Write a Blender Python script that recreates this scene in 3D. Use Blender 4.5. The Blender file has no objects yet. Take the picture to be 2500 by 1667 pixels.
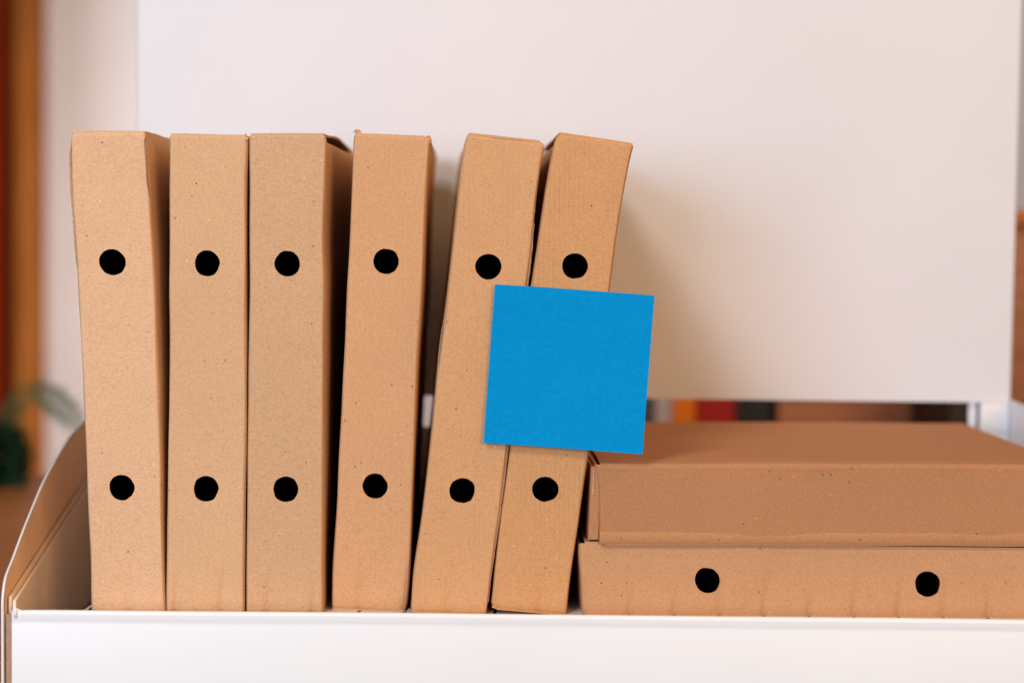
import bpy, bmesh, math, random
from mathutils import Vector, Matrix, noise

S = bpy.context.scene
C = S.collection
R = math.radians

# ------------------------------------------------------------------ camera
FPX = 4555.0                      # focal length in photo pixels (65.6 mm on a 36 mm sensor)
cam_d = bpy.data.cameras.new('camera')
cam = bpy.data.objects.new('camera', cam_d); C.objects.link(cam)
cam_d.lens = FPX*36/2500; cam_d.sensor_width = 36.0
cam_d.clip_start = 0.05; cam_d.clip_end = 50
CAM = Vector((0, -1.200, 0.2476))
ROT = Matrix.Rotation(R(-1.63), 3, 'Z') @ Matrix.Rotation(R(90 - 3.43), 3, 'X') @ Matrix.Rotation(R(0.80), 3, 'Z')
cam.matrix_world = Matrix.Translation(CAM) @ ROT.to_4x4()
cam_d.dof.use_dof = True
cam_d.dof.focus_distance = 1.200
cam_d.dof.aperture_fstop = 3.1
S.camera = cam

def at(px, py, Y):
    """the point on the upright plane y = Y that is seen at pixel px, py of the 2500 px photograph"""
    d = ROT @ Vector((px - 1250.0, 833.5 - py, -FPX))
    t = (Y - CAM.y) / d.y
    return CAM + d * t

def on_plane(px, py, axis, val):
    """the same line of sight met with the plane x, y or z = val"""
    d = ROT @ Vector((px - 1250.0, 833.5 - py, -FPX))
    return CAM + d * ((val - CAM[axis]) / d[axis])

# ------------------------------------------------------------------ world, lamps, exposure
w = bpy.data.worlds.new('World'); S.world = w; w.use_nodes = True
bg = w.node_tree.nodes['Background']
bg.inputs[0].default_value = (1.0, 0.92, 0.86, 1); bg.inputs[1].default_value = 0.13
def area(name, loc, target, sx, sy, power, col):
    l = bpy.data.lights.new(name, 'AREA'); l.shape = 'RECTANGLE'; l.size = sx; l.size_y = sy
    l.energy = power; l.color = col
    o = bpy.data.objects.new(name, l); C.objects.link(o); o.location = loc
    o.rotation_euler = (Vector(target) - Vector(loc)).to_track_quat('-Z', 'Y').to_euler()
    return o
area('window_light', (-1.85, -4.0, 0.75), (0.05, 0.1, 0.15), 1.9, 1.5, 136, (0.56, 0.74, 1.0))
area('warm_room_light', (1.60, -3.3, 0.95), (0.0, 0.1, 0.14), 1.3, 1.2, 54, (1.0, 0.68, 0.40))
area('ceiling_light', (1.0, -0.45, 1.9), (0.35, 0.25, 0.20), 0.8, 0.8, 12, (1.0, 0.55, 0.18))
area('overhead_front_light', (-1.00, -2.0, 2.0), (0.1, 0.0, 0.10), 0.7, 0.7, 39, (1.0, 0.95, 0.86))
area('hidden_book_fill', (0.32, 0.40, 0.62), (0.14, 0.90, 0.02), 0.25, 0.12, 1.3, (1.0, 0.92, 0.86))  # added fill lamp out of sight behind the panel, brightens the books
area('hidden_wall_fill', (-0.14, 1.75, 0.0), (-0.90, 3.0, -0.12), 0.34, 0.5, 19, (1.0, 0.86, 0.82))  # added lamp concealed by the back panel, lifts the far wall
S.view_settings.view_transform = 'Standard'; S.view_settings.look = 'None'
S.view_settings.exposure = -0.10; S.view_settings.gamma = 1.0
S.render.engine = 'CYCLES'
S.cycles.use_denoising = True
S.cycles.max_bounces = 8; S.cycles.diffuse_bounces = 3

# ------------------------------------------------------------------ helpers
def tag(o, label=None, cat=None, group=None, kind=None):
    if label: o['label'] = label
    if cat: o['category'] = cat
    if group: o['group'] = group
    if kind: o['kind'] = kind
    return o
def thing(name, loc, label, cat, group=None):
    o = bpy.data.objects.new(name, None); o.empty_display_size = 0.05
    C.objects.link(o); o.location = loc
    return tag(o, label, cat, group)
def part(name, verts, faces, mat, parent=None, smooth=True, loc=None):
    org = Vector(parent.location) if parent and parent.type == 'EMPTY' else (Vector(loc) if loc is not None else Vector((0, 0, 0)))
    if parent and parent.type == 'MESH':
        org = Vector(parent.get('org', (0, 0, 0)))
    me = bpy.data.meshes.new(name)
    me.from_pydata([tuple(Vector(v) - org) for v in verts], [], faces)
    me.update()
    bm = bmesh.new(); bm.from_mesh(me)
    bmesh.ops.recalc_face_normals(bm, faces=bm.faces); bm.to_mesh(me); bm.free()
    if smooth:
        for p in me.polygons: p.use_smooth = True
    me.materials.append(mat)
    o = bpy.data.objects.new(name, me); C.objects.link(o)
    if parent: o.parent = parent
    else: o.location = org
    o['org'] = tuple(org)
    return o
def bevel(o, w, seg=2):
    m = o.modifiers.new('bevel', 'BEVEL'); m.width = w; m.segments = seg; m.limit_method = 'ANGLE'; m.angle_limit = R(40)
    n = o.modifiers.new('wn', 'WEIGHTED_NORMAL'); n.keep_sharp = True
    return o
def solid(o, t, offset=-1):
    m = o.modifiers.new('sheet', 'SOLIDIFY'); m.thickness = t; m.offset = offset; m.use_even_offset = False
    e_ = o.modifiers.new('split', 'EDGE_SPLIT'); e_.split_angle = R(50)
    return o
def box(name, a, b, mat, parent=None, bev=0.0008, loc=None):
    x0, y0, z0 = a; x1, y1, z1 = b
    v = [(x0,y0,z0),(x1,y0,z0),(x1,y1,z0),(x0,y1,z0),(x0,y0,z1),(x1,y0,z1),(x1,y1,z1),(x0,y1,z1)]
    f = [(0,3,2,1),(4,5,6,7),(0,1,5,4),(1,2,6,5),(2,3,7,6),(3,0,4,7)]
    if loc is None and parent is None: loc = ((x0+x1)/2, (y0+y1)/2, z0)
    o = part(name, v, f, mat, parent, loc=loc)
    if bev: bevel(o, bev)
    else:
        for p in o.data.polygons: p.use_smooth = False
    return o
def extrude_profile(name, pts, axis, c0, c1, mat, parent, bev=0.0006):
    """closed polygon pts in the plane across `axis`, swept from c0 to c1"""
    n = len(pts); v = []
    for c in (c0, c1):
        for (a, b) in pts:
            v.append((c, a, b) if axis == 'x' else (a, c, b) if axis == 'y' else (a, b, c))
    f = [tuple(range(n)), tuple(range(2*n-1, n-1, -1))]
    for i in range(n):
        j = (i+1) % n
        f.append((i, j, n+j, n+i))
    o = part(name, v, f, mat, parent)
    bevel(o, bev)
    return o
def sm(t):
    t = max(0.0, min(1.0, t)); return t*t*(3-2*t)
def nz(x, y, z, s=1.0):
    return noise.noise(Vector((x*s, y*s, z*s)))

# ------------------------------------------------------------------ materials
def new_mat(name):
    m = bpy.data.materials.new(name); m.use_nodes = True
    nt = m.node_tree; b = nt.nodes['Principled BSDF']
    return m, nt, b
def N(nt, t, **k):
    n = nt.nodes.new(t)
    for a, v in k.items():
        if a.startswith('i_'):
            n.inputs[a[2:].replace('_', ' ')].default_value = v
        else: setattr(n, a, v)
    return n
def mix(nt, fac, a, b, blend='MIX'):
    m = nt.nodes.new('ShaderNodeMix'); m.data_type = 'RGBA'; m.blend_type = blend
    if isinstance(fac, float): m.inputs[0].default_value = fac
    else: nt.links.new(fac, m.inputs[0])
    for k, s in ((6, a), (7, b)):
        if isinstance(s, tuple): m.inputs[k].default_value = (*s, 1)
        else: nt.links.new(s, m.inputs[k])
    return m.outputs[2]
def ramp(nt, src, lo, hi, a=0.0, b=1.0):
    r = nt.nodes.new('ShaderNodeMapRange'); r.clamp = True
    nt.links.new(src, r.inputs[0])
    for i, v in zip((1, 2, 3, 4), (lo, hi, a, b)): r.inputs[i].default_value = v
    return r.outputs[0]

def cardboard(name, col, seed, flute=0.0, flute_axis='X', rough=0.85, kx=0.75, kz=1.4):
    m, nt, b = new_mat(name)
    tc = N(nt, 'ShaderNodeTexCoord')
    mp = N(nt, 'ShaderNodeMapping'); mp.inputs['Location'].default_value = (seed*1.37, seed*0.71, seed*2.13)
    nt.links.new(tc.outputs['Object'], mp.inputs[0])
    P = mp.outputs[0]
    def noi(scale, detail=2.0, rough_=0.5, dist=0.0, sc=(1, 1, 1)):
        q = N(nt, 'ShaderNodeMapping'); q.inputs['Scale'].default_value = sc
        nt.links.new(P, q.inputs[0])
        n = N(nt, 'ShaderNodeTexNoise'); n.inputs['Scale'].default_value = scale
        n.inputs['Detail'].default_value = detail; n.inputs['Roughness'].default_value = rough_
        n.inputs['Distortion'].default_value = dist
        nt.links.new(q.outputs[0], n.inputs['Vector']); return n.outputs['Fac']
    c = tuple(col)
    dark = tuple(x*f for x, f in zip(c, (0.78, 0.71, 0.64)))
    lite = tuple(min(1, x*f) for x, f in zip(c, (1.10, 1.13, 1.17)))
    big = noi(9, 3, 0.55)
    out = mix(nt, ramp(nt, big, 0.3, 0.7), tuple(x*0.955 for x in c), tuple(min(1, x*1.04) for x in c))
    mot = noi(760, 3, 0.7, 0.3, (kx, 1, kz))          # fibre mottling
    out = mix(nt, ramp(nt, mot, 0.42, 0.66, 0, 0.78), out, dark)
    mot2 = noi(1050, 2, 0.6, 0.8, (kx, 1, kz))
    out = mix(nt, ramp(nt, mot2, 0.45, 0.66, 0, 0.75), out, lite)
    fib = noi(300, 1, 0.5, 2.2, (0.5*kx+0.2, 1, 2.2))   # short dark fibres
    out = mix(nt, ramp(nt, fib, 0.66, 0.74, 0, 0.35), out, tuple(x*0.55 for x in c))
    for sc_, th, colr, am in ((300, 0.085, tuple(x*0.22 for x in c), 0.85), (230, 0.09, tuple(x*0.35 for x in c), 0.6), (290, 0.10, tuple(min(1, x*1.35) for x in c), 0.8)):
        vo = N(nt, 'ShaderNodeTexVoronoi'); vo.inputs['Scale'].default_value = sc_
        nt.links.new(P, vo.inputs['Vector'])
        dsp = ramp(nt, vo.outputs['Distance'], th*1.6, th*2.6, 1, 0)
        sx = N(nt, 'ShaderNodeSeparateColor'); nt.links.new(vo.outputs['Color'], sx.inputs[0])
        sel = ramp(nt, sx.outputs[0], 0.982, 0.986)
        mu = N(nt, 'ShaderNodeMath', operation='MULTIPLY'); nt.links.new(dsp, mu.inputs[0]); nt.links.new(sel, mu.inputs[1])
        mu2 = N(nt, 'ShaderNodeMath', operation='MULTIPLY'); nt.links.new(mu.outputs[0], mu2.inputs[0]); mu2.inputs[1].default_value = am
        out = mix(nt, mu2.outputs[0], out, colr)
    bmp = N(nt, 'ShaderNodeBump'); bmp.inputs['Strength'].default_value = 0.22; bmp.inputs['Distance'].default_value = 0.0004
    nt.links.new(mot, bmp.inputs['Height'])
    last = bmp
    if flute:
        wv = N(nt, 'ShaderNodeTexWave', wave_type='BANDS', bands_direction=flute_axis)
        wv.inputs['Scale'].default_value = 100; wv.inputs['Distortion'].default_value = 1.5
        wv.inputs['Detail'].default_value = 2; wv.inputs['Detail Scale'].default_value = 3
        nt.links.new(P, wv.inputs['Vector'])
        brk = noi(60, 2, 0.6, 0, (1, 1, 0.3))
        mu = N(nt, 'ShaderNodeMath', operation='MULTIPLY'); nt.links.new(wv.outputs['Fac'], mu.inputs[0])
        nt.links.new(ramp(nt, brk, 0.45, 0.7), mu.inputs[1])
        out = mix(nt, ramp(nt, mu.outputs[0], 0.2, 1.0, 0, flute), out, tuple(x*0.7 for x in c))
        b2 = N(nt, 'ShaderNodeBump'); b2.inputs['Strength'].default_value = 0.12; b2.inputs['Distance'].default_value = 0.0006
        nt.links.new(wv.outputs['Fac'], b2.inputs['Height']); nt.links.new(bmp.outputs[0], b2.inputs['Normal'])
        last = b2
    nt.links.new(last.outputs[0], b.inputs['Normal'])
    nt.links.new(out, b.inputs['Base Color'])
    b.inputs['Roughness'].default_value = rough
    b.inputs['Specular IOR Level'].default_value = 0.18
    return m

def white_board(name, col=(0.80, 0.775, 0.785), rough=0.42, spec=0.5):
    m, nt, b = new_mat(name)
    tc = N(nt, 'ShaderNodeTexCoord')
    n = N(nt, 'ShaderNodeTexNoise'); n.inputs['Scale'].default_value = 7; n.inputs['Detail'].default_value = 5
    nt.links.new(tc.outputs['Object'], n.inputs['Vector'])
    out = mix(nt, ramp(nt, n.outputs['Fac'], 0.3, 0.7), tuple(x*0.965 for x in col), col)
    n3 = N(nt, 'ShaderNodeTexNoise'); n3.inputs['Scale'].default_value = 55; n3.inputs['Detail'].default_value = 6; n3.inputs['Roughness'].default_value = 0.7
    nt.links.new(tc.outputs['Object'], n3.inputs['Vector'])
    out = mix(nt, ramp(nt, n3.outputs['Fac'], 0.66, 0.80, 0, 0.10), out, tuple(x*0.75 for x in col))
    nt.links.new(out, b.inputs['Base Color'])
    n2 = N(nt, 'ShaderNodeTexNoise'); n2.inputs['Scale'].default_value = 14; n2.inputs['Detail'].default_value = 4
    nt.links.new(tc.outputs['Object'], n2.inputs['Vector'])
    bm_ = N(nt, 'ShaderNodeBump'); bm_.inputs['Strength'].default_value = 0.12; bm_.inputs['Distance'].default_value = 0.004
    nt.links.new(n2.outputs['Fac'], bm_.inputs['Height']); nt.links.new(bm_.outputs[0], b.inputs['Normal'])
    b.inputs['Roughness'].default_value = rough; b.inputs['Specular IOR Level'].default_value = spec
    return m

def plain(name, col, rough=0.6, var=0.12, scale=30, spec=0.4, stretch=(1, 1, 1)):
    m, nt, b = new_mat(name)
    tc = N(nt, 'ShaderNodeTexCoord')
    mp = N(nt, 'ShaderNodeMapping'); mp.inputs['Scale'].default_value = stretch
    nt.links.new(tc.outputs['Object'], mp.inputs[0])
    n = N(nt, 'ShaderNodeTexNoise'); n.inputs['Scale'].default_value = scale; n.inputs['Detail'].default_value = 4
    nt.links.new(mp.outputs[0], n.inputs['Vector'])
    out = mix(nt, ramp(nt, n.outputs['Fac'], 0.3, 0.7), tuple(x*(1-var) for x in col), tuple(min(1, x*(1+var)) for x in col))
    nt.links.new(out, b.inputs['Base Color'])
    b.inputs['Roughness'].default_value = rough; b.inputs['Specular IOR Level'].default_value = spec
    return m

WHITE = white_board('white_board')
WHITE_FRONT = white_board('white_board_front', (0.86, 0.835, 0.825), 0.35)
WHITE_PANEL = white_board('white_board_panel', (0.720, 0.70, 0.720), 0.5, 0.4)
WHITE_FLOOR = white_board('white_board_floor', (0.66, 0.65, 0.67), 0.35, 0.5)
KRAFT_EDGE = plain('kraft_edge', (0.62, 0.42, 0.24), 0.9, 0.15, 300)
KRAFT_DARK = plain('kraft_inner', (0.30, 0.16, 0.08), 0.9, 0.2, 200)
TAN_LIN = plain('tan_lining', (0.93, 0.60, 0.37), 0.8, 0.05, 60)
KRAFT_CORE = plain('kraft_core', (0.42, 0.24, 0.16), 0.9, 0.1, 200)
TAN_FOLD = plain('tan_fold', (0.86, 0.68, 0.54), 0.8, 0.05, 60)
DARK = plain('shade_black', (0.006, 0.0045, 0.004), 0.9, 0.3, 60, 0.02)  # near-black colour standing in for deep shade inside the boxes
WOOD = plain('wood_table', (0.42, 0.14, 0.03), 0.45, 0.35, 9, 0.4, (1, 12, 12))
WALL = plain('wall_paint', (0.76, 0.72, 0.71), 0.9, 0.03, 4)

# ------------------------------------------------------------------ the setting
wall = box('wall', (-3.5, 3.0, -0.9), (4.0, 3.1, 3.2), WALL, bev=0); tag(wall, kind='structure')
wall['label'] = 'plain pale wall far behind the white stand'

# ------------------------------------------------------------------ the table under the stand
tb = thing('table', (0.1, 0.45, -0.84), 'orange brown wooden table carrying the white stand', 'table')
for k in range(8):
    y0 = -0.0395 + k*0.140
    pl = box('plank', (-1.3, y0, -0.086), (1.7, y0+0.1385, -0.060), WOOD, tb, 0.002)
for x in (-1.2, 1.6):
    for y in (0.02, 1.0):
        box('leg', (x-0.03, y-0.03, -0.84), (x+0.03, y+0.03, -0.0865), WOOD, tb, 0.002)

# ------------------------------------------------------------------ the white display stand
FY = -0.040          # outer face of the front wall
BY = 0.300           # back wall of the tray
BY0 = 0.300
XL = at(19, 1500, -0.040).x + 0.0012
XR = at(2466, 985, BY0).x - 0.006
ZT = at(1250, 1500, FY).z + 0.0003
st = thing('display_stand', (0.07, 0.13, -0.060), 'white board display stand with low front wall, curved side and tall back panel', 'stand')

# front wall: a folded board with a rolled top edge and a crease line under it
prof = []
r = 0.0022
zt = ZT
for k in range(9):                                    # rolled top
    a = math.pi - math.pi*k/8
    prof.append((FY + r + r*math.cos(a), zt - r + r*math.sin(a)))
prof += [(FY+2*r, zt-0.012), (FY+2*r, -0.0595), (FY+0.0002, -0.0595), (FY+0.0001, zt-0.0085), (FY+0.00035, zt-0.0074), (FY+0.0001, zt-0.0063), (FY, zt-0.0028)]
fx0, fx1 = XL + 0.0012, XR + 0.004
NX = 60
v = []; n = len(prof)
for i in range(NX+1):
    x = fx0 + (fx1-fx0)*i/NX
    sag = -0.0024*max(0, x + 0.05) + 0.00025*nz(x, 0, 3, 9) - 0.0004*math.exp(-((x-fx0)/0.010)**2)
    bow = 0.0006*nz(x, 1, 7, 5)
    for (a, b) in prof:
        wgt = sm((b + 0.0595)/(zt + 0.0595))
        v.append((x, a + bow*wgt, b + sag*wgt))
f = [tuple(range(n)), tuple(range(NX*n + n-1, NX*n-1, -1))]
for i in range(NX):
    for j in range(n):
        k = (j+1) % n
        f.append((i*n+j, i*n+k, (i+1)*n+k, (i+1)*n+j))
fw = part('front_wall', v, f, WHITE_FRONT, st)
md = fw.modifiers.new('e', 'EDGE_SPLIT'); md.split_angle = R(28)
# curved corner tab where the front wall tucks into the side
cv = []; cf = []
for i in range(9):
    for j in range(7):
        u = i/8; a = math.pi*j/6
        cv.append((fx0+0.0006+0.0050*u, FY+0.0012 - 0.0030*math.sin(a)*math.sin(math.pi*min(1, u*1.2+0.1)), zt+0.0022-0.0075*(j/6) - 0.0022*u))
for i in range(8):
    for j in range(6):
        a = i*7+j; cf.append((a, a+1, a+8, a+7))
solid(part('corner_tab', cv, cf, WHITE, st), 0.0008)

# side panels: low at the front, sweeping up in a curve to the back
def side_profile(zf, zb, y0, y1, pts):
    top = []
    for i, (a, b) in enumerate(zip(pts, pts[1:])):
        pa = pts[i-1] if i > 0 else a; pb = pts[i+2] if i+2 < len(pts) else b
        for k in range(5):
            t = k/5
            q = [0.5*((2*a[c]) + (-pa[c]+b[c])*t + (2*pa[c]-5*a[c]+4*b[c]-pb[c])*t*t + (-pa[c]+3*a[c]-3*b[c]+pb[c])*t**3) for c in (0, 1)]
            top.append((max(y0, min(y1, q[0])), q[1]))
    top.append(pts[-1])
    return top + [(y1, -0.0595), (y0, -0.0595)]
lpts = [(FY-0.001, 0.004)]
for q in ((2.5,1472),(7,1440),(13,1405),(28,1367),(38,1340),(54,1297),(77,1240),(104,1177),(131,1126),(149,1095),(172,1059),(201,1029)):
    p = on_plane(q[0], q[1], 0, XL-0.0046); lpts.append((max(FY-0.0008, p.y), p.z))
lpts += [(lpts[-1][0]+0.03, lpts[-1][1]+0.004), (BY, lpts[-1][1]+0.006)]
prf = side_profile(0, 0, FY-0.001, BY, lpts)
sl = extrude_profile('side_panel', prf, 'x', XL-0.0052, XL-0.0036, WHITE, st, 0.0004)
zr = on_plane(2499, 986, 0, XR+0.0066).z
rpts = [(y, z*zr/lpts[-1][1] if z > 0.03 else z) for y, z in lpts]
sr = extrude_profile('side_panel', side_profile(0, 0, FY-0.001, BY, rpts), 'x', XR+0.0055, XR+0.0077, WHITE, st, 0.0004)
lin = [(y, z-0.0004) for (y, z) in prf[:-2]] + [(BY-0.0035, -0.0375), (FY+0.005, -0.0375)]
lin = [(max(FY+0.0015, min(BY-0.0035, y)), z) for (y, z) in lin]
extrude_profile('tan_lining', lin[1:], 'x', XL-0.0035, XL-0.0031, TAN_LIN, st, 0)  # thin tan sheet along the inner face of the left side panel
# raw kraft core between the side panel and the front wall
box('board_core', (XL-0.0029, FY+0.0016, -0.0593), (XL+0.0010, FY+0.0046, 0.0035), KRAFT_CORE, st, 0.0002)
# folded inner flaps along the left side: two board edges running up to the back
def inner(x0, x1, za, zb, m=WHITE):
    return extrude_profile('inner_flap', [(FY+0.006, za), (0.11, za+(zb-za)*(0.11-FY-0.006)/(BY-FY-0.010)+0.0008), (BY-0.004, zb), (BY-0.004, -0.0375), (FY+0.006, -0.0375)], 'x', x0, x1, m, st, 0.0005)
i0 = on_plane(42, 1440, 0, XL); i1 = on_plane(206, 1190, 0, XL)
zB0 = i0.z + (i1.z-i0.z)*(BY-0.004-i0.y)/(i1.y-i0.y); zF0 = i0.z + (i1.z-i0.z)*(FY+0.006-i0.y)/(i1.y-i0.y)
inner(XL-0.0024, XL-0.0002, zF0+0.001, zB0+0.0015, TAN_FOLD)
inner(XL+0.0003, XL+0.0026, zF0-0.0015, zB0-0.0015, TAN_FOLD)
extrude_profile('inner_flap', [(FY+0.006, 0.010), (0.10, 0.050), (BY-0.004, 0.080), (BY-0.004, -0.0375), (FY+0.006, -0.0375)], 'x', XR+0.0022, XR+0.0048, WHITE, st, 0.0005)

RFY = on_plane(1400, 1469, 2, -0.0024).y
# slotted front floor; the left bay beside the first box is deeper
FZ = -0.0024
BX = at(232, 1500, 0).x
SP = 0.0295; SW = 0.0024
slots = []
x = at(872, 1497, 0).x
while x > BX + 0.02: x -= SP
while x < XR - 0.01:
    slots.append(x); x += SP
v = []; f = []
def addbox(x0, x1, y0, y1, z0, z1):
    b = len(v)
    v.extend([(x0,y0,z0),(x1,y0,z0),(x1,y1,z0),(x0,y1,z0),(x0,y0,z1),(x1,y0,z1),(x1,y1,z1),(x0,y1,z1)])
    f.extend([tuple(b+i for i in q) for q in ((0,3,2,1),(4,5,6,7),(0,1,5,4),(1,2,6,5),(2,3,7,6),(3,0,4,7))])
e = [BX] + slots + [XR]
SK = -0.10                                           # slots run slightly askew
for i in range(len(e)-1):
    a = e[i] + (SW/2 if i else 0); b = e[i+1] - (SW/2 if i < len(e)-2 else 0)
    q = len(v)
    ya, yb = FY+0.0046, RFY-0.0005
    sa = SK*(ya)*-1 if i else 0; sb = SK*(ya)*-1 if i < len(e)-2 else 0
    ta = SK*(yb)*-1 if i else 0; tb_ = SK*(yb)*-1 if i < len(e)-2 else 0
    v.extend([(a_,y_,z_) for z_ in (FZ-0.0022, FZ) for (a_, y_) in ((a+sa,ya),(b+sb,ya),(b+tb_,yb),(a+ta,yb))])
    f.extend([tuple(q+i_ for i_ in g) for g in ((0,3,2,1),(4,5,6,7),(0,1,5,4),(1,2,6,5),(2,3,7,6),(3,0,4,7))])
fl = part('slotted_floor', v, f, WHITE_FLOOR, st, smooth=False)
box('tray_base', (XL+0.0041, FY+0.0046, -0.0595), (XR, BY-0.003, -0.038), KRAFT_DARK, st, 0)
box('bay_riser', (BX, FY+0.0050, -0.0378), (BX+0.0025, BY-0.0035, FZ-0.0024), WHITE, st, 0)
# a raw board edge ends the slotted strip; past a narrow gap the rear floor goes on
box('floor_edge', (BX, RFY, FZ-0.0030), (XR-0.0005, RFY+0.0085, FZ-0.0001), KRAFT_EDGE, st, 0.0003)
box('rear_floor', (BX, RFY+0.0125, FZ-0.0025), (XR-0.0005, BY-0.0035, FZ-0.0001), WHITE_FLOOR, st, 0.0003)
# back wall of the tray, the post at its right end and the tall panel
BWT = at(1040, 1040, BY).z
box('back_wall', (XL-0.0018, BY-0.003, -0.0595), (XR+0.0050, BY, BWT), WHITE, st, 0.0008)
PB = at(1600, 973, BY).z
px0 = at(2392, 1000, BY).x; px1 = at(2463, 1000, BY).x
box('corner_post', (px0, BY-0.0028, BWT+0.0002), (px1, BY+0.004, PB-0.0004), WHITE, st, 0.0012)
box('corner_post', (px0-0.0072, BY+0.006, BWT+0.0002), (px0-0.0002, BY+0.010, PB-0.0004), WHITE, st, 0.0010)
pl0 = at(333, 200, BY).x; pl1 = at(2478, 700, BY).x
# back panel with rolled vertical edges
pts = []
rr = 0.0022
for k in range(9):
    a = math.pi - (math.pi/2)*k/8
    pts.append((pl0 + rr + rr*math.cos(a), BY + rr - rr*math.sin(a)))
for k in range(9):
    a = math.pi/2 - (math.pi/2)*k/8
    pts.append((pl1 - 0.003 + 0.003*math.cos(a), BY + 0.003 - 0.003*math.sin(a)))
pts += [(pl1, BY+0.020), (pl1-0.002, BY+0.020), (pl1-0.002, BY+0.005), (pl0+0.004, BY+0.009), (pl0+0.002, BY+0.020), (pl0, BY+0.020)]
n = len(pts); zs = [PB, PB+0.0015, PB+0.15, 0.30, 0.478, 0.48]
v = [(x_, y_, z_) for z_ in zs for (x_, y_) in pts]
f = [tuple(range(n)), tuple(range(len(v)-1, len(v)-n-1, -1))]
for i in range(len(zs)-1):
    for j in range(n):
        k = (j+1) % n; f.append((i*n+j, i*n+k, (i+1)*n+k, (i+1)*n+j))
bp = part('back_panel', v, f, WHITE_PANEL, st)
md = bp.modifiers.new('e', 'EDGE_SPLIT'); md.split_angle = R(40)

# ------------------------------------------------------------------ cardboard archive boxes
def poly_interp(pts, t):
    """pts: [(t, x, z)] with smooth interpolation"""
    for a, b in zip(pts, pts[1:]):
        if t <= b[0] + 1e-9:
            i = pts.index(a); q = (t-a[0])/(b[0]-a[0]); h = b[0]-a[0]
            pa = pts[i-1] if i > 0 else a; pb = pts[i+2] if i+2 < len(pts) else b
            m0 = (b[1]-pa[1])/(b[0]-pa[0]); m1 = (pb[1]-a[1])/(pb[0]-a[0])
            x = (2*q**3-3*q*q+1)*a[1] + (q**3-2*q*q+q)*h*m0 + (3*q*q-2*q**3)*b[1] + (q**3-q*q)*h*m1
            return Vector((x, 0, a[2]+(b[2]-a[2])*q))
    return Vector((pts[-1][1], 0, pts[-1][2]))

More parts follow.
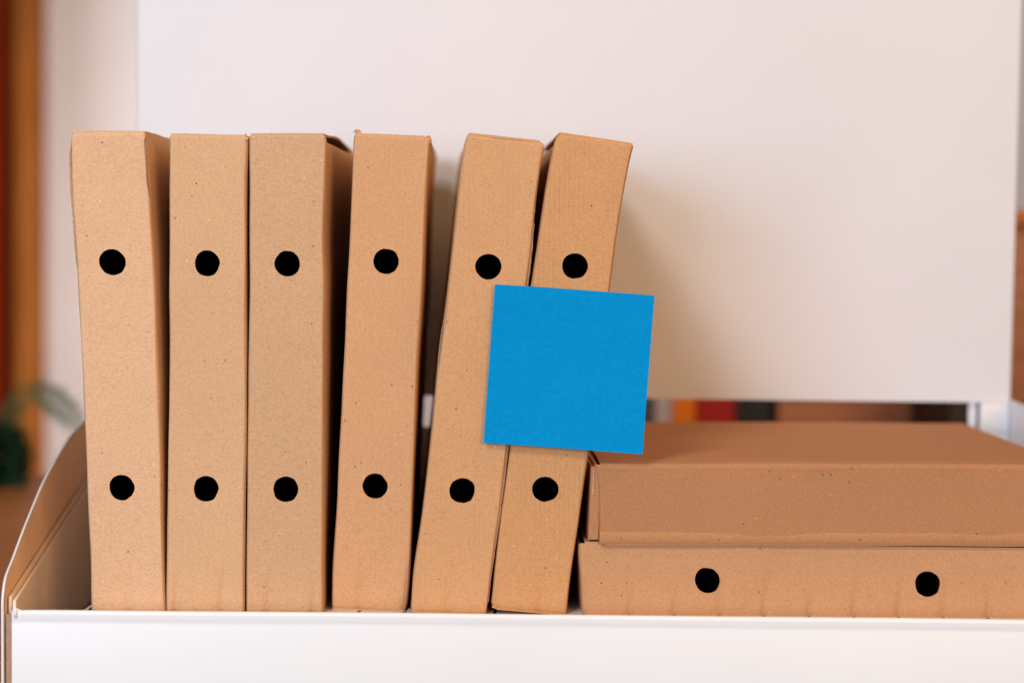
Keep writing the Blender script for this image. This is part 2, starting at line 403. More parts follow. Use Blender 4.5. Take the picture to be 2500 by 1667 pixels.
def make_box(name, loc, label, group, mat, y0, depth, L, Rr, holes, yaw=0.0, seed=1,
             corners=(0, 0, 0, 0), drop_l=0.0, drop_r=0.0, lip=0.0008, wob=0.0006, rim=0.0026,
             hole_r=0.0083, top_curl=0.0, over=0.0, ztop=0.0, cut=(0, 0), vertical=True, bend=0.0):
    """A folded cardboard box. L and Rr: left and right edges of its front face from bottom to top as (t, x, z);
    holes: list of (s, t); corners: rounding of bl, br, tl, tr."""
    root = thing(name, loc, label, 'box', group)
    H = (Vector((L[-1][1], 0, L[-1][2])) - Vector((L[0][1], 0, L[0][2]))).length
    W = (Vector((Rr[0][1], 0, Rr[0][2])) - Vector((L[0][1], 0, L[0][2]))).length
    rc = 0.0022
    # parameter lines
    us = set(); vs = set()
    a = 0.0105
    uc_all = sorted({round(h[0], 5) for h in holes}); vc_all = sorted({round(h[1], 5) for h in holes})
    NS = 8
    def lines(length, centres, minseg):
        cuts = [0.0, 1.0]; blocks = []
        for c in centres:
            h = a/length
            blocks.append((c-h, c+h))
        pos = 0.0; out = [0.0]
        for b0, b1 in blocks:
            nn = max(2, int(round((b0-pos)*length/minseg)))
            out += [pos + (b0-pos)*k/nn for k in range(1, nn+1)]
            out += [b0 + (b1-b0)*k/NS for k in range(1, NS+1)]
            pos = b1
        nn = max(2, int(round((1.0-pos)*length/minseg)))
        out += [pos + (1.0-pos)*k/nn for k in range(1, nn+1)]
        return out
    ul = lines(W, uc_all, 0.0011 if W < 0.1 else 0.0014); vl = lines(H, vc_all, 0.006 if H > 0.1 else 0.004)
    # fine end lines for corner rounding
    def refine(ls, length):
        ex = [k/length for k in (0.0012, 0.0026)]
        s = set(ls) | set(ex) | {1-k for k in ex}
        return sorted(s)
    ul = refine(ul, W); vl = refine(vl, H)
    bl, br, tl, tr = corners
    def front(u, v_):
        Lp = poly_interp(L, v_); Rp = poly_interp(Rr, v_)
        p = Lp.lerp(Rp, u)
        def cr(rad, du, dv):      # circular corner
            if rad <= 0: return 0.0
            x_ = du*W
            if x_ >= rad: return 0.0
            d = rad - math.sqrt(max(0, rad*rad - (rad-x_)**2))
            return d * max(0.0, 1 - dv*H/(rad*2.5))
        dz = -cr(tl, u, 1-v_) - cr(tr, 1-u, 1-v_) + cr(bl, u, v_) + cr(br, 1-u, v_)
        p.z += dz
        # soft undulation of the sheet
        e = math.sin(math.pi*u)
        y = wob*nz(p.x+seed*3.1, 0.3, p.z, 14) * (0.3+e) + wob*0.5*nz(p.x, seed, p.z, 45)
        y += bend*math.sin(math.pi*v_)
        # shallow grooves shaped to stand in for streaks of shade above each floor slot
        if ztop:
            zz = p.z - FZ
            for k_, xs in enumerate(slots):
                xc = xs + 0.0006 + 0.10*zz
                dx = (p.x - xc)/0.0022
                if abs(dx) < 3:
                    hh = ztop*(0.75 + 0.5*abs(math.sin(k_*2.3+1)))
                    y += 0.0017*math.exp(-dx*dx)*sm((hh-zz)/hh)**0.8
        # rounded creases
        edge = min(u, 1-u)*W
        if edge < rc: y += (rc - math.sqrt(max(0, rc*rc - (rc-edge)**2)))
        ev = min(v_, 1-v_)*H
        if ev < rc*0.6: y += 0.5*(rc*0.6-ev)
        wx = wob*0.9*nz(seed*5.5, p.z, u, 22)
        if vertical: p.x += wx
        else: p.z += wob*1.2*nz(p.x, seed*2.2, v_, 12)
        return Vector((p.x, y0 + y, p.z))
    verts = []; faces = []; idx = {}
    def vid(i, j):
        if (i, j) not in idx:
            idx[(i, j)] = len(verts); verts.append(front(ul[i], vl[j]))
        return idx[(i, j)]
    def near(ls, val): return min(range(len(ls)), key=lambda k: abs(ls[k]-val))
    blocked = set(); rings = []
    rnd = random.Random(seed)
    for (hu, hv) in holes:
        i0 = near(ul, hu - a/W); i1 = near(ul, hu + a/W); j0 = near(vl, hv - a/H); j1 = near(vl, hv + a/H)
        for i in range(i0, i1):
            for j in range(j0, j1): blocked.add((i, j))
        rings.append((hu, hv, i0, i1, j0, j1))
    for i in range(len(ul)-1):
        for j in range(len(vl)-1):
            if (i, j) in blocked: continue
            faces.append((vid(i, j), vid(i+1, j), vid(i+1, j+1), vid(i, j+1)))
    for hu, hv, i0, i1, j0, j1 in rings:
        ring = [(i, j0) for i in range(i0, i1)] + [(i1, j) for j in range(j0, j1)] + [(i, j1) for i in range(i1, i0, -1)] + [(i0, j) for j in range(j1, j0, -1)]
        outer = [vid(*q) for q in ring]
        flat = rnd.uniform(0, 6.28)
        prev = outer
        for rad_i, rad in enumerate((0.0094, 1.0)):
            cur = []
            for (i, j) in ring:
                du = (ul[i]-hu)*W; dv = (vl[j]-hv)*H
                ang = math.atan2(dv, du)
                rr_ = rad if rad_i == 0 else hole_r*(1 + 0.006*math.sin(3*ang+seed) + 0.010*nz(math.cos(ang)*2.2, math.sin(ang)*2.2, seed*1.7, 1))
                if rad_i == 1:
                    dd = math.cos(ang-flat)
                    if dd > 0.93: rr_ = min(rr_, hole_r*0.958/dd)
                cur.append(len(verts)); verts.append(front(hu + rr_*math.cos(ang)/W, hv + rr_*math.sin(ang)/H))
            for k in range(len(ring)):
                k2 = (k+1) % len(ring)
                faces.append((prev[k], prev[k2], cur[k2], cur[k]))
            prev = cur
    # wrap the sheet round the two vertical creases to the back
    nu = len(ul)-1
    def backy(k, K): return y0 + depth*k/K
    K = 14
    for side in (0, nu):
        sgn = -1 if side == 0 else 1
        drop = drop_l if side == 0 else drop_r
        cols = [[vid(side, j) for j in range(len(vl))]]
        for k in range(1, K+1):
            t = (k/K)**1.5
            col = []
            for j, vv in enumerate(vl):
                q = verts[idx[(side, j)]]
                y = q.y + (depth)*t
                bul = 0.0010*math.sin(math.pi*t)*math.sin(math.pi*vv)*sgn + wob*1.2*nz(seed*9+side, y, q.z, 18)*min(1, k/3)
                z = q.z
                if drop and vv > 0.95:
                    z -= drop*min(1, k/1.5)*(vv-0.95)/0.05*(1.0 if k < K else 0.3)
                col.append(len(verts)); verts.append(Vector((q.x + yaw*t*depth + bul, y, z)))
            cols.append(col)
        for c0, c1 in zip(cols, cols[1:]):
            for j in range(len(vl)-1): faces.append((c0[j], c0[j+1], c1[j+1], c1[j]))
        if side == 0: bl_col = cols[-1]
        else: br_col = cols[-1]
    for j in range(len(vl)-1): faces.append((bl_col[j], bl_col[j+1], br_col[j+1], br_col[j]))
    body = part('body', verts, faces, mat, root)
    # make the shell point outwards (sheet thickness goes in)
    cz = sum((p.co.z for p in body.data.vertices))/len(body.data.vertices)
    fr = min(body.data.polygons, key=lambda p: p.center.y)
    if fr.normal.y > 0:
        body.data.flip_normals()
    solid(body, 0.0014)
    # lid and base: sheets that reach a hair past the body
    def cap(nm, v_, off, front_out, curl=0.0):
        vv = []; ff = []
        NU = 14; K2 = 10
        for k in range(K2+1):
            t = k/K2
            for i in range(NU+1):
                u = 0.012 + 0.976*i/NU
                q = front(u, v_); q.y = y0 + rc*0.3 - front_out*(1 if k == 0 else 0)
                inset = 0.0
                z = q.z + off + curl*sm((t-0.05)/0.5)*sm(1-(t-0.3)/0.7)*sm((u-0.5)*2 if curl > 0 else 1)
                z += wob*0.8*nz(q.x+seed, t*3, 5, 12)
                vv.append(Vector((q.x + yaw*t*depth, y0 + 0.0004 - (front_out if k == 0 else 0) + (depth-0.002)*t, z)))
        if over and v_ > 0.5:
            pre = []
            for dy, dz in ((0.0007, -over), (0.0004, -over*0.6), (0.0005, -0.0012), (0.0013, -0.0002)):
                for i in range(NU+1):
                    q = front(0.012 + 0.976*i/NU, 1.0)
                    pre.append(Vector((q.x, y0 + dy, q.z + dz + 0.0004*nz(q.x, dz, seed, 20))))
            for i in range(NU+1): vv[i].y = y0 + 0.0030
            vv = pre + vv; K2 += 4
        for k in range(K2):
            for i in range(NU):
                b_ = k*(NU+1)+i; ff.append((b_, b_+1, b_+NU+2, b_+NU+1))
        o = part(nm, vv, ff, mat, root)
        solid(o, 0.0014, 0)
        return o
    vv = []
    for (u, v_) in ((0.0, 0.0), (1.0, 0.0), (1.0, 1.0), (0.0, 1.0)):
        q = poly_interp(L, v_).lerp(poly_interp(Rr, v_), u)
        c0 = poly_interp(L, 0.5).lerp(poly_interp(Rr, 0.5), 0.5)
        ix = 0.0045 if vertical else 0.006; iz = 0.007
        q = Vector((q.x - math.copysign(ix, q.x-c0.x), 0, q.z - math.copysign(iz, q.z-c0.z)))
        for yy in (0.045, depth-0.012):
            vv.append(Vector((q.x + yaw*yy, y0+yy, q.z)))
    ct = part('shade_block', vv, [(0,2,4,6), (1,7,5,3), (0,1,3,2), (2,3,5,4), (4,5,7,6), (6,7,1,0)], DARK, root, smooth=False)  # added block inside the box that keeps holes and open seams black
    cap('lid', 1.0, lip, 0.0, top_curl)
    cap('base', 0.0, -0.0005, 0.0)
    return root

def ed(pts, Y=0.0):
    """edge polyline given as photo points from bottom to top"""
    ws = [at(px, py, Y) for px, py in pts]
    z0, z1 = ws[0], ws[-1]
    L = (z1-z0).length
    out = []
    for p in ws:
        out.append(((p-z0).dot(z1-z0)/L/L, p.x, p.z))
    return out
def hole_uv(L, Rr, pts, Y=0.0):
    hs = []
    for px, py in pts:
        p = at(px, py, Y)
        best = None
        t = 0.5
        for _ in range(30):                            # t where the point lies between the two edges
            a = poly_interp(L, t); b = poly_interp(Rr, t)
            d = (b-a); s = ((p.x-a.x)*d.x + (p.z-a.z)*d.z)/(d.x**2+d.z**2)
            m = a.lerp(b, s); H = L[-1][2]-L[0][2]
            t += (p.z-m.z)/H
        hs.append((s, t))
    us = sum(h[0] for h in hs)/len(hs)
    return hs

def align(hs, k):
    m = sum(h[k] for h in hs)/len(hs)
    return [((m, h[1]) if k == 0 else (h[0], m)) for h in hs]

GS = 'kraft cardboard file boxes standing in the white stand'
M1 = cardboard('kraft_warm_pale', (0.722, 0.435, 0.251), 1, 0.07)
M2 = cardboard('kraft_pale', (0.664, 0.393, 0.213), 2, 0.07)
M3 = cardboard('kraft_mid', (0.616, 0.360, 0.195), 3, 0.07)
M4 = cardboard('kraft_rosy', (0.629, 0.338, 0.167), 4, 0.12, kx=0.9, kz=1.3)
M5 = cardboard('kraft_fluted', (0.632, 0.334, 0.157), 5, 0.20)
M6 = cardboard('kraft_fluted_deep', (0.613, 0.310, 0.135), 6, 0.34)
M7 = cardboard('kraft_brown', (0.457, 0.211, 0.097), 7, kx=1.2, kz=1.2)
M8 = cardboard('kraft_tan', (0.564, 0.291, 0.142), 8, kx=1.2, kz=1.2)

specs = [
 # left edge (bottom to top), right edge, holes
 dict(L=[(222,1504),(217,1300),(209,1100),(199,900),(187,650),(176,480),(172,340),(175,323)],
      Rr=[(403,1505),(397,1350),(393,1100),(385,880),(376,650),(366,480),(362,400),(356,324)],
      holes=[(276.5,640),(295.5,1190)], Y=0.0, mat=M1, seed=1, ztop=0.060, yaw=0.0, lip=0.0006, corners=(0,0,0,0),
      label='leftmost standing kraft box, leaning left beside the curved side wall'),
 dict(L=[(405,1505),(407,1300),(409,1150),(413,900),(413,650),(413,480),(413,335),(414,326)],
      Rr=[(596,1506),(597,1300),(600,1100),(601,850),(600,600),(601,450),(604,335),(602,330)],
      holes=[(506,643),(502.5,1193)], Y=0.0, mat=M2, seed=2, yaw=0.0, lip=-0.0006, corners=(0,0,0.0015,0.0010),
      label='upright kraft box pressed between the leftmost box and the one with a black gap'),
 dict(L=[(601,1506),(602,1300),(604,1100),(607,850),(609,600),(609,450),(608,335),(609,327)],
      Rr=[(788,1507),(789,1300),(790,1100),(790,850),(793,700),(790,560),(797,400),(798,340),(792,327)],
      holes=[(703,643.5),(696.5,1194)], Y=0.0, mat=M3, seed=3, yaw=0.016, lip=-0.0004, ground='lr', drop_r=0.0045, top_curl=0.0040, corners=(0,0,0.0015,0),
      label='upright kraft box with a black gap under its curled lid on the right'),
 dict(L=[(810,1483),(812,1400),(820,1250),(836,950),(847,720),(858,480),(862,340),(866,326)],
      Rr=[(992,1493),(1001,1400),(1008,1200),(1018,950),(1032,700),(1040,500),(1047,380),(1050,334)],
      holes=[(944,638),(914,1186)], Y=0.012, mat=M4, seed=4, ground='', yaw=0.004, lip=-0.0004, corners=(0.001,0.002,0,0.004),
      label='kraft box tilted slightly right, raised so the slotted floor shows beneath it'),
 dict(L=[(1003,1492),(1011,1400),(1040,1180),(1070,900),(1095,700),(1118,480),(1136,345),(1143,328)],
      Rr=[(1187,1508),(1200,1400),(1232,1150),(1266,850),(1292,650),(1310,480),(1324,380),(1329,349)],
      holes=[(1194,651.5),(1126.5,1197)], Y=0.0, mat=M5, seed=5, ground='r', yaw=-0.010, lip=0.0004, corners=(0.003,0,0,0.0045),
      label='leaning kraft box with a torn ragged right edge behind the blue note'),
 dict(L=[(1199,1482),(1208,1380),(1240,1130),(1268,900),(1300,680),(1330,480),(1352,350),(1363,326)],
      Rr=[(1383,1508),(1392,1420),(1418,1240),(1445,1050),(1480,780),(1512,540),(1532,420),(1547,353)],
      holes=[(1406.5,650),(1328.5,1193.5)], Y=0.002, mat=M6, seed=6, ground='r', yaw=0.000, lip=0.0002, drop_l=0.0045, corners=(0.003,0.001,0.001,0.0016),
      label='right-hand leaning kraft box with open left top seam, behind the blue note'),
]
for sp in specs:
    Y = sp['Y']
    L = ed(sp['L'], Y); Rr = ed(sp['Rr'], Y)
    for k, E in (('l', L), ('r', Rr)):
        if k in sp.get('ground', 'lr'): E[0] = (0.0, E[0][1], FZ + 0.0004)
    hs = align(hole_uv(L, Rr, sp['holes'], Y), 0)
    base = at(0.5*(sp['L'][0][0]+sp['Rr'][0][0]), 1490, Y)
    root = make_box('cardboard_box', (base.x, Y+0.12, 0.0035), sp['label'], GS, sp['mat'], Y, 0.258, L, Rr, hs,
                    yaw=sp['yaw'], seed=sp['seed'], corners=sp['corners'], lip=sp['lip'],
                    drop_l=sp.get('drop_l', 0), drop_r=sp.get('drop_r', 0), top_curl=sp.get('top_curl', 0), ztop=sp.get('ztop', 0.034))
    sp['root'] = root; sp['Lw'] = L; sp['Rw'] = Rr

# torn, ragged outer ply along the right edge of the fifth box
def torn(root, edge_pts, Y, mat, w0, off, name, seed, y_off):
    E = ed(edge_pts, Y); v = []; f = []
    NN = 90
    for i in range(NN+1):
        t = i/NN
        p = poly_interp(E, t)
        j = nz(t*40, seed, 0, 1)*0.0006 + nz(t*110, seed, 3, 1)*0.0004
        taper = sm(t/0.25)*sm((1-t)/0.10)
        v.append((p.x + off - 0.0006, Y + y_off + 0.0012, p.z))
        v.append((p.x + off + (w0 + j)*taper*0.6, Y + y_off, p.z))
        v.append((p.x + off + (w0*1.3 + j)*taper, Y + y_off + 0.0022, p.z))
    for i in range(NN):
        for k in (0, 1):
            a = i*3+k; f.append((a, a+1, a+4, a+3))
    solid(part(name, v, f, mat, root), 0.0003)
KRAFT_TORN = cardboard('kraft_torn', (0.46, 0.28, 0.16), 41)
r5 = specs[4]['root']
torn(r5, [(1193,1470),(1200,1400),(1232,1150),(1266,850),(1292,650),(1305,545)], 0.0, KRAFT_TORN, 0.0009, 0.0001, 'torn_edge', 3, 0.0016)
torn(r5, [(1071,905),(1078,840),(1085,790)], 0.0, KRAFT_TORN, -0.0008, 0.0000, 'torn_edge', 8, 0.0016)
torn(r5, [(1306,520),(1318,440),(1325,380),(1328,356)], 0.0, cardboard('kraft_scuff', (0.45, 0.23, 0.11), 33), -0.0026, -0.0002, 'scuffed_crease', 12, 0.0002)
# loose outer ply at the left edge of box one, and the scuffed crease at its right
r1 = specs[0]['root']
torn(r1, [(188,700),(180,560),(172,450),(169,340)], 0.0, M1, -0.0016, 0.0014, 'loose_ply', 5, 0.0012)
torn(r1, [(366,480),(362,400),(357,340),(356,332)], 0.0, cardboard('kraft_scuff', (0.42, 0.21, 0.10), 31), -0.0026, 0.0000, 'scuffed_crease', 11, 0.0002)
r4 = specs[3]['root']
# small curled scraps at the torn top corners
def scrap(root, px, py, Y, size, mat, ang, seed):
    c = at(px, py, Y); v = []; f = []
    for i in range(6):
        for j in range(5):
            u = i/5-0.5; w_ = j/4-0.5
            x_ = u*size; z_ = w_*size*0.55
            ca, sa = math.cos(ang), math.sin(ang)
            v.append((c.x + x_*ca - z_*sa, Y + 0.0015 + 0.002*w_ + 0.0012*math.sin(3*u+seed) , c.z + x_*sa + z_*ca + 0.0008*math.sin(5*u+seed)))
    for i in range(5):
        for j in range(4):
            a = i*5+j; f.append((a, a+1, a+6, a+5))
    solid(part('torn_corner', v, f, mat, root), 0.0008)
scrap(r4, 873, 321, 0.012, 0.0042, M4, -0.6, 1)
scrap(r4, 1048, 338, 0.012, 0.0040, M4, -1.0, 2)
scrap(specs[1]['root'], 600, 333, 0.0, 0.0032, M2, -0.8, 3)

# ------------------------------------------------------------------ the two boxes lying on their sides
GL = 'kraft cardboard file boxes lying flat at the right'
YL = 0.004
# lower one: front edges run left/right, so left and right edges are short
xr = 2600
L = ed([(1424,1524),(1420,1440),(1413,1350),(1414,1326)], YL)
Rr = ed([(xr-2,1545),(xr,1440),(xr,1360),(xr,1344)], YL)
hs = align(hole_uv(L, Rr, [(1727.5,1421.5),(2265,1421)], YL), 1)
low = make_box('cardboard_box', (at(2000,1500,YL).x, YL+0.12, 0.0035), 'lower lying kraft box with two round holes facing front', GL, M8, YL, 0.256, L, Rr, hs,
               seed=8, ztop=0.026, lip=0.0004, corners=(0,0,0.0012,0), wob=0.0007, vertical=False)
YU = 0.001
L = ed([(1463,1328),(1462,1250),(1460,1180),(1452,1134)], YU)
Rr = ed([(xr+20,1328),(xr+20,1250),(xr+20,1180),(xr+20,1136)], YU)
up = make_box('cardboard_box', (at(2000,1330,YU).x, YU+0.12, at(2000,1330,YU).z), 'upper lying kraft box without holes, under the corner of the blue note', GL, M7, YU, 0.262, L, Rr, [],
              seed=17, lip=0.0002, over=0.0046, corners=(0,0,0,0), wob=0.0006, vertical=False)
# its folded hem along the bottom of the front, and the tucked end flaps seen at its left end
hem_a = at(1464, 1300, YU); hem_b = at(xr+18, 1303, YU)
v = []; f = []
NN = 70
for i in range(NN+1):
    t = i/NN
    x = hem_a.x + (hem_b.x-hem_a.x)*t
    wv = 0.0007*nz(x, 0, 1, 11)
    zt_ = hem_a.z + (hem_b.z-hem_a.z)*t + wv*0.1
    for dy, dz in ((0.0006, 0.0009), (-0.0001, 0.0002), (-0.0005, -0.0030), (-0.0004, -0.0062), (0.0004, -0.0076+wv)):
        v.append((x, YU + dy, zt_ + dz))
for i in range(NN):
    for k in range(4):
        a = i*5+k; f.append((a, a+1, a+6, a+5))
solid(part('folded_hem', v, f, cardboard('kraft_hem', (0.480, 0.228, 0.101), 12, kx=1.2, kz=1.2), up), 0.0004)
def flap(x0, x1, y0_, y1_, zt0, zb0, mat, name='end_flap', lean=0.0):
    v = [(x0+lean, y0_, zt0), (x1, y0_, zt0), (x1, y0_, zb0), (x0, y0_, zb0), (x0+lean, y1_, zt0), (x1, y1_, zt0), (x1, y1_, zb0), (x0, y1_, zb0)]
    o = part(name, v, [(0,3,2,1),(4,5,6,7),(0,1,5,4),(1,2,6,5),(2,3,7,6),(3,0,4,7)], mat, up); bevel(o, 0.0003)
    return o
zT = at(1445, 1140, YU).z; zB = at(1445, 1318, YU).z
za = at(1445, 1208.5, YU).z; zb = at(1445, 1248, YU).z
xa = at(1437, 1200, YU).x; xb = at(1462, 1200, YU).x
MF = cardboard('kraft_flap', (0.588, 0.310, 0.175), 21)
flap(xa+0.0004, xb+0.0004, 0.0026, 0.20, zT, zB, M7, lean=0.0012)
flap(xa+0.0020, xa+0.0036, 0.0019, 0.05, zT-0.002, za, MF, lean=0.0010)

# ------------------------------------------------------------------ the blue note
mb, nt, b = new_mat('blue_paper')
tc = N(nt, 'ShaderNodeTexCoord'); n1 = N(nt, 'ShaderNodeTexNoise'); n1.inputs['Scale'].default_value = 450; n1.inputs['Detail'].default_value = 3
nt.links.new(tc.outputs['Object'], n1.inputs['Vector'])
n2 = N(nt, 'ShaderNodeTexNoise'); n2.inputs['Scale'].default_value = 40; n2.inputs['Detail'].default_value = 3
nt.links.new(tc.outputs['Object'], n2.inputs['Vector'])
o1 = mix(nt, ramp(nt, n1.outputs['Fac'], 0.35, 0.65), (0.0, 0.240, 0.545), (0.0, 0.275, 0.600))
o1 = mix(nt, ramp(nt, n2.outputs['Fac'], 0.4, 0.7, 0, 0.25), o1, (0.0, 0.225, 0.52))
nt.links.new(o1, b.inputs['Base Color']); b.inputs['Roughness'].default_value = 0.85; b.inputs['Specular IOR Level'].default_value = 0.08
bb = N(nt, 'ShaderNodeBump'); bb.inputs['Strength'].default_value = 0.1; bb.inputs['Distance'].default_value = 0.0002
nt.links.new(n1.outputs['Fac'], bb.inputs['Height']); nt.links.new(bb.outputs[0], b.inputs['Normal'])
YN = -0.0032
cs = [at(1180,1081,YN), at(1567,1106,YN), at(1597,720,YN), at(1208,694,YN)]   # bl br tr tl
v = []; f = []; NN = 20
for j in range(NN+1):
    for i in range(NN+1):
        u = i/NN; t = j/NN
        p = cs[0].lerp(cs[1], u).lerp(cs[3].lerp(cs[2], u), t)
        p.y += -0.0030*(1-t)**2*(0.4+u*0.6) - 0.0022*(u**2) + 0.0008*math.sin(2.6*u+1.1*t) - 0.0022*sm((t-0.6)/0.4)*(1-u)
        p.z += 0.0002*math.sin(5*u)
        v.append(p)
for j in range(NN):
    for i in range(NN):
        a = j*(NN+1)+i; f.append((a, a+1, a+NN+2, a+NN+1))
note = part('sticky_note', v, f, mb, None, loc=(cs[0]+cs[1])/2)
solid(note, 0.0002, 0)
tag(note, 'square blue sticky note stuck over the two leaning kraft boxes', 'sticky note')

# ------------------------------------------------------------------ out-of-focus things on the table behind, seen through the slot
def binder(px0, px1, Y, h, col, label, name='book', cat='book', spine=0.0):
    x0 = at(px0, 1000, Y).x; x1 = at(px1, 1000, Y).x
    m = plain(name + '_cover', col, 0.5, 0.08, 40)
    pg = plain(name + '_pages', (0.7, 0.66, 0.58), 0.9, 0.05, 400, stretch=(6, 1, 1))
    r_ = thing(name, ((x0+x1)/2, Y+0.08, -0.060), label, cat, 'books standing on the table behind the stand')
    box('spine', (x0, Y, -0.060), (x1, Y+0.003, -0.060+h), m, r_, 0.001)
    box('cover', (x0, Y+0.0032, -0.060), (x0+0.0025, Y+0.16, -0.060+h), m, r_, 0.0005)
    box('cover', (x1-0.0025, Y+0.0032, -0.060), (x1, Y+0.16, -0.060+h), m, r_, 0.0005)
    box('pages', (x0+0.0028, Y+0.0035, -0.057), (x1-0.0028, Y+0.155, -0.064+h), pg, r_, 0)
    return r_
BYK = 0.85
binder(985, 1100, BYK, 0.175, (0.80, 0.77, 0.78), 'white book glimpsed through the slit between the tilted and the torn-edged box')
binder(1560, 1598, BYK, 0.185, (0.10, 0.09, 0.10), 'narrow dark grey book beside the note, leftmost in the slot')
binder(1600, 1640, BYK, 0.180, (0.50, 0.47, 0.48), 'pale grey book seen in the slot right of the blue note')
binder(1643, 1698, BYK, 0.190, (0.80, 0.20, 0.004), 'orange book seen in the slot under the back panel')
binder(1700, 1795, BYK, 0.185, (0.36, 0.004, 0.002), 'red book between the orange and black books in the slot')
binder(1798, 1880, BYK, 0.190, (0.006, 0.010, 0.014), 'black book right of the red book in the slot')
# brown wooden crate
WB = plain('brown_wood', (0.36, 0.155, 0.085), 0.6, 0.15, 14, 0.3, (1, 1, 6))
WD = plain('dark_wood', (0.02, 0.010, 0.006), 0.6, 0.15, 14, 0.3)
x0 = at(1900, 1000, 0.84).x; x1 = at(2335, 1000, 0.84).x
cr = thing('wooden_crate', ((x0+x1)/2, 0.94, -0.060), 'low brown wooden crate seen in the slot right of the black book', 'crate')
for k in range(4):
    z = -0.060 + 0.0012 + k*0.041
    box('slat', (x0, 0.84, z), (x1, 0.852, z+0.0395), WB, cr, 0.001)
    box('slat', (x0, 1.03, z), (x1, 1.042, z+0.0395), WB, cr, 0.001)
box('end_board', (x0, 0.8525, -0.0585), (x0+0.012, 1.0295, 0.100), WB, cr, 0.001)
box('end_board', (x1-0.012, 0.8525, -0.0585), (x1, 1.0295, 0.100), WB, cr, 0.001)
x0 = at(2322, 1000, 0.66).x; x1 = at(2400, 1000, 0.66).x
binder(2318, 2400, 0.66, 0.19, (0.012, 0.006, 0.004), 'very dark book at the right end of the slot')
# small cabinet whose side shows right of the back panel
x0 = at(2462, 700, 0.80).x
zt_ = at(2490, 522, 0.80).z
OR = plain('orange_wood', (0.42, 0.12, 0.025), 0.5, 0.2, 10, 0.3)
cb = thing('cabinet', (x0+0.16, 0.90, -0.060), 'brown wooden cabinet half hidden at the right edge behind the back panel', 'cabinet')
box('side_board', (x0, 0.80, -0.060), (x0+0.030, 1.02, zt_-0.012), WB, cb, 0.001)
box('side_board', (x0+0.30, 0.80, -0.060), (x0+0.32, 1.02, zt_-0.012), WB, cb, 0.001)
box('top_board', (x0-0.004, 0.79, zt_-0.0115), (x0+0.325, 1.03, zt_+0.004), OR, cb, 0.001)
box('door', (x0+0.031, 0.803, -0.058), (x0+0.299, 0.815, zt_-0.0125), WD, cb, 0.001)
box('back_board', (x0+0.031, 1.005, -0.058), (x0+0.299, 1.018, zt_-0.0125), WB, cb, 0.001)

# ------------------------------------------------------------------ wooden door frame far left
Yd = 2.55
DR = plain('door_dark_red', (0.20, 0.016, 0.002), 0.9, 0.2, 6, 0.05, (8, 8, 1))
DO = plain('door_orange', (0.23, 0.075, 0.014), 0.9, 0.2, 6, 0.05, (8, 8, 1))
df = thing('door_frame', (at(0, 800, Yd).x, Yd+0.05, -0.84), 'reddish brown wooden door frame out of focus at the left edge', 'door frame')
xe = at(88, 700, Yd).x; xm = at(38, 700, Yd).x; xq = at(8, 700, Yd).x
box('casing', (xm, Yd, -0.84), (xe, Yd+0.10, 1.9), DO, df, 0.004)
box('jamb', (xq, Yd+0.04, -0.84), (xm-0.0005, Yd+0.16, 1.9), plain('jamb', (0.13, 0.028, 0.005), 0.9, 0.2, 6, 0.05), df, 0.004)
box('door_leaf', (xq-0.8, Yd+0.06, -0.84), (xq-0.0005, Yd+0.11, 1.9), DR, df, 0.004)

# ------------------------------------------------------------------ potted plant
GR = plain('leaf_green', (0.035, 0.085, 0.020), 0.55, 0.35, 20)
GD = plain('leaf_dark', (0.008, 0.035, 0.008), 0.55, 0.3, 20)
TC = plain('terracotta', (0.50, 0.13, 0.03), 0.7, 0.1, 20)
Yp = 1.00
pc = at(-30, 1330, Yp)
pt = thing('potted_plant', (pc.x, Yp, -0.060), 'dark green fern in a terracotta pot, blurred at the lower left', 'plant')
pr = [(0.001, 0.0), (0.020, 0.0), (0.028, 0.028), (0.031, 0.028), (0.032, 0.036), (0.028, 0.036), (0.027, 0.032), (0.001, 0.032)]
v = []; f = []; NS_ = 28
for (r_, z_) in pr:
    for k in range(NS_):
        a = 2*math.pi*k/NS_; v.append((pc.x + r_*math.cos(a), Yp + r_*math.sin(a), -0.060 + z_))
for i in range(len(pr)-1):
    for k in range(NS_):
        k2 = (k+1) % NS_; f.append((i*NS_+k, i*NS_+k2, (i+1)*NS_+k2, (i+1)*NS_+k))
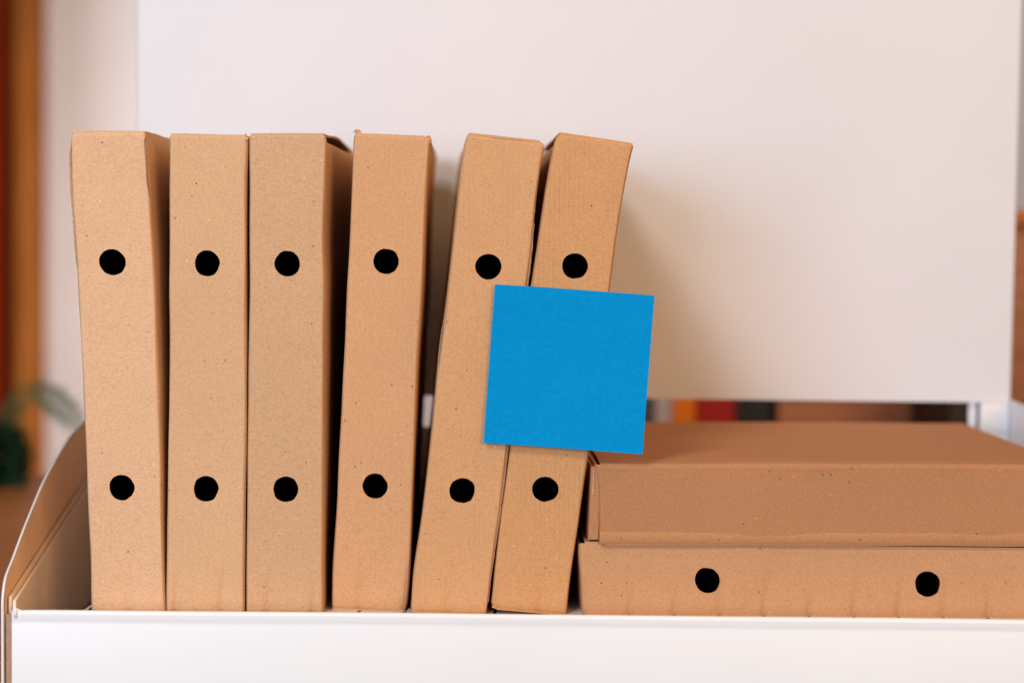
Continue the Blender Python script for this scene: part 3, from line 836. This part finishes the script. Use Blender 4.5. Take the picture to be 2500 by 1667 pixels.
EDM = part('pot', v, f, TC, pt)
# table extends behind; plant stands on it
rnd = random.Random(4)
def frond(base, tip, sag, n, lw, mat, name='frond'):
    v = []; f = []
    base = Vector(base); tip = Vector(tip); d = tip-base
    side = d.cross(Vector((0, 1, 0.2))).normalized()
    up_ = Vector((0, -0.3, 1)).normalized()
    def P(t): return base + d*t + Vector((0, 0, sag*4*t*(1-t)))
    for i in range(n):
        t = 0.12 + 0.86*i/(n-1)
        c = P(t); ax = (P(min(1, t+0.02))-P(t-0.02)).normalized()
        ll = lw*math.sin(math.pi*min(1, 0.15+t*0.85))**0.7
        for s in (-1, 1):
            o = side*s
            dirn = (o*0.85 + ax*0.5 + Vector((0, rnd.uniform(-.3, .3), rnd.uniform(-.15, .05)))).normalized()
            wv = ax*ll*0.10
            b_ = len(v)
            v += [c, c + dirn*ll*0.4 + wv, c + dirn*ll, c + dirn*ll*0.45 - wv]
            f.append((b_, b_+1, b_+2, b_+3))
    # stem
    for i in range(8):
        t0, t1 = i/8, (i+1)/8
        b_ = len(v); q0, q1 = P(t0), P(t1); wv = side*0.0012
        v += [q0-wv, q0+wv, q1+wv, q1-wv]; f.append((b_, b_+1, b_+2, b_+3))
    return part(name, v, f, mat, pt, smooth=False)
top = Vector((pc.x, Yp, -0.030))
a_ = at(200, 1045, Yp); b_2 = at(62, 925, Yp)
# the long frond that crosses the pale wall
frond(top, at(95, 935, Yp-0.02), 0.012, 20, 0.020, GR)
frond((at(75, 925, Yp).x, Yp-0.02, at(75, 925, Yp).z), at(225, 1070, Yp-0.05), 0.006, 20, 0.026, GR)
for k in range(90):
    ang = rnd.uniform(0, 2*math.pi)
    tx = pc.x + math.cos(ang)*rnd.uniform(0.015, 0.055) ; ty = Yp + math.sin(ang)*0.07
    tz = at(10, rnd.uniform(1050, 1240), Yp).z
    frond(top + Vector((rnd.uniform(-.02, .02), rnd.uniform(-.02, .02), 0)), (tx, ty, tz), rnd.uniform(0.0, 0.02), 14, rnd.uniform(0.020, 0.034), GD)
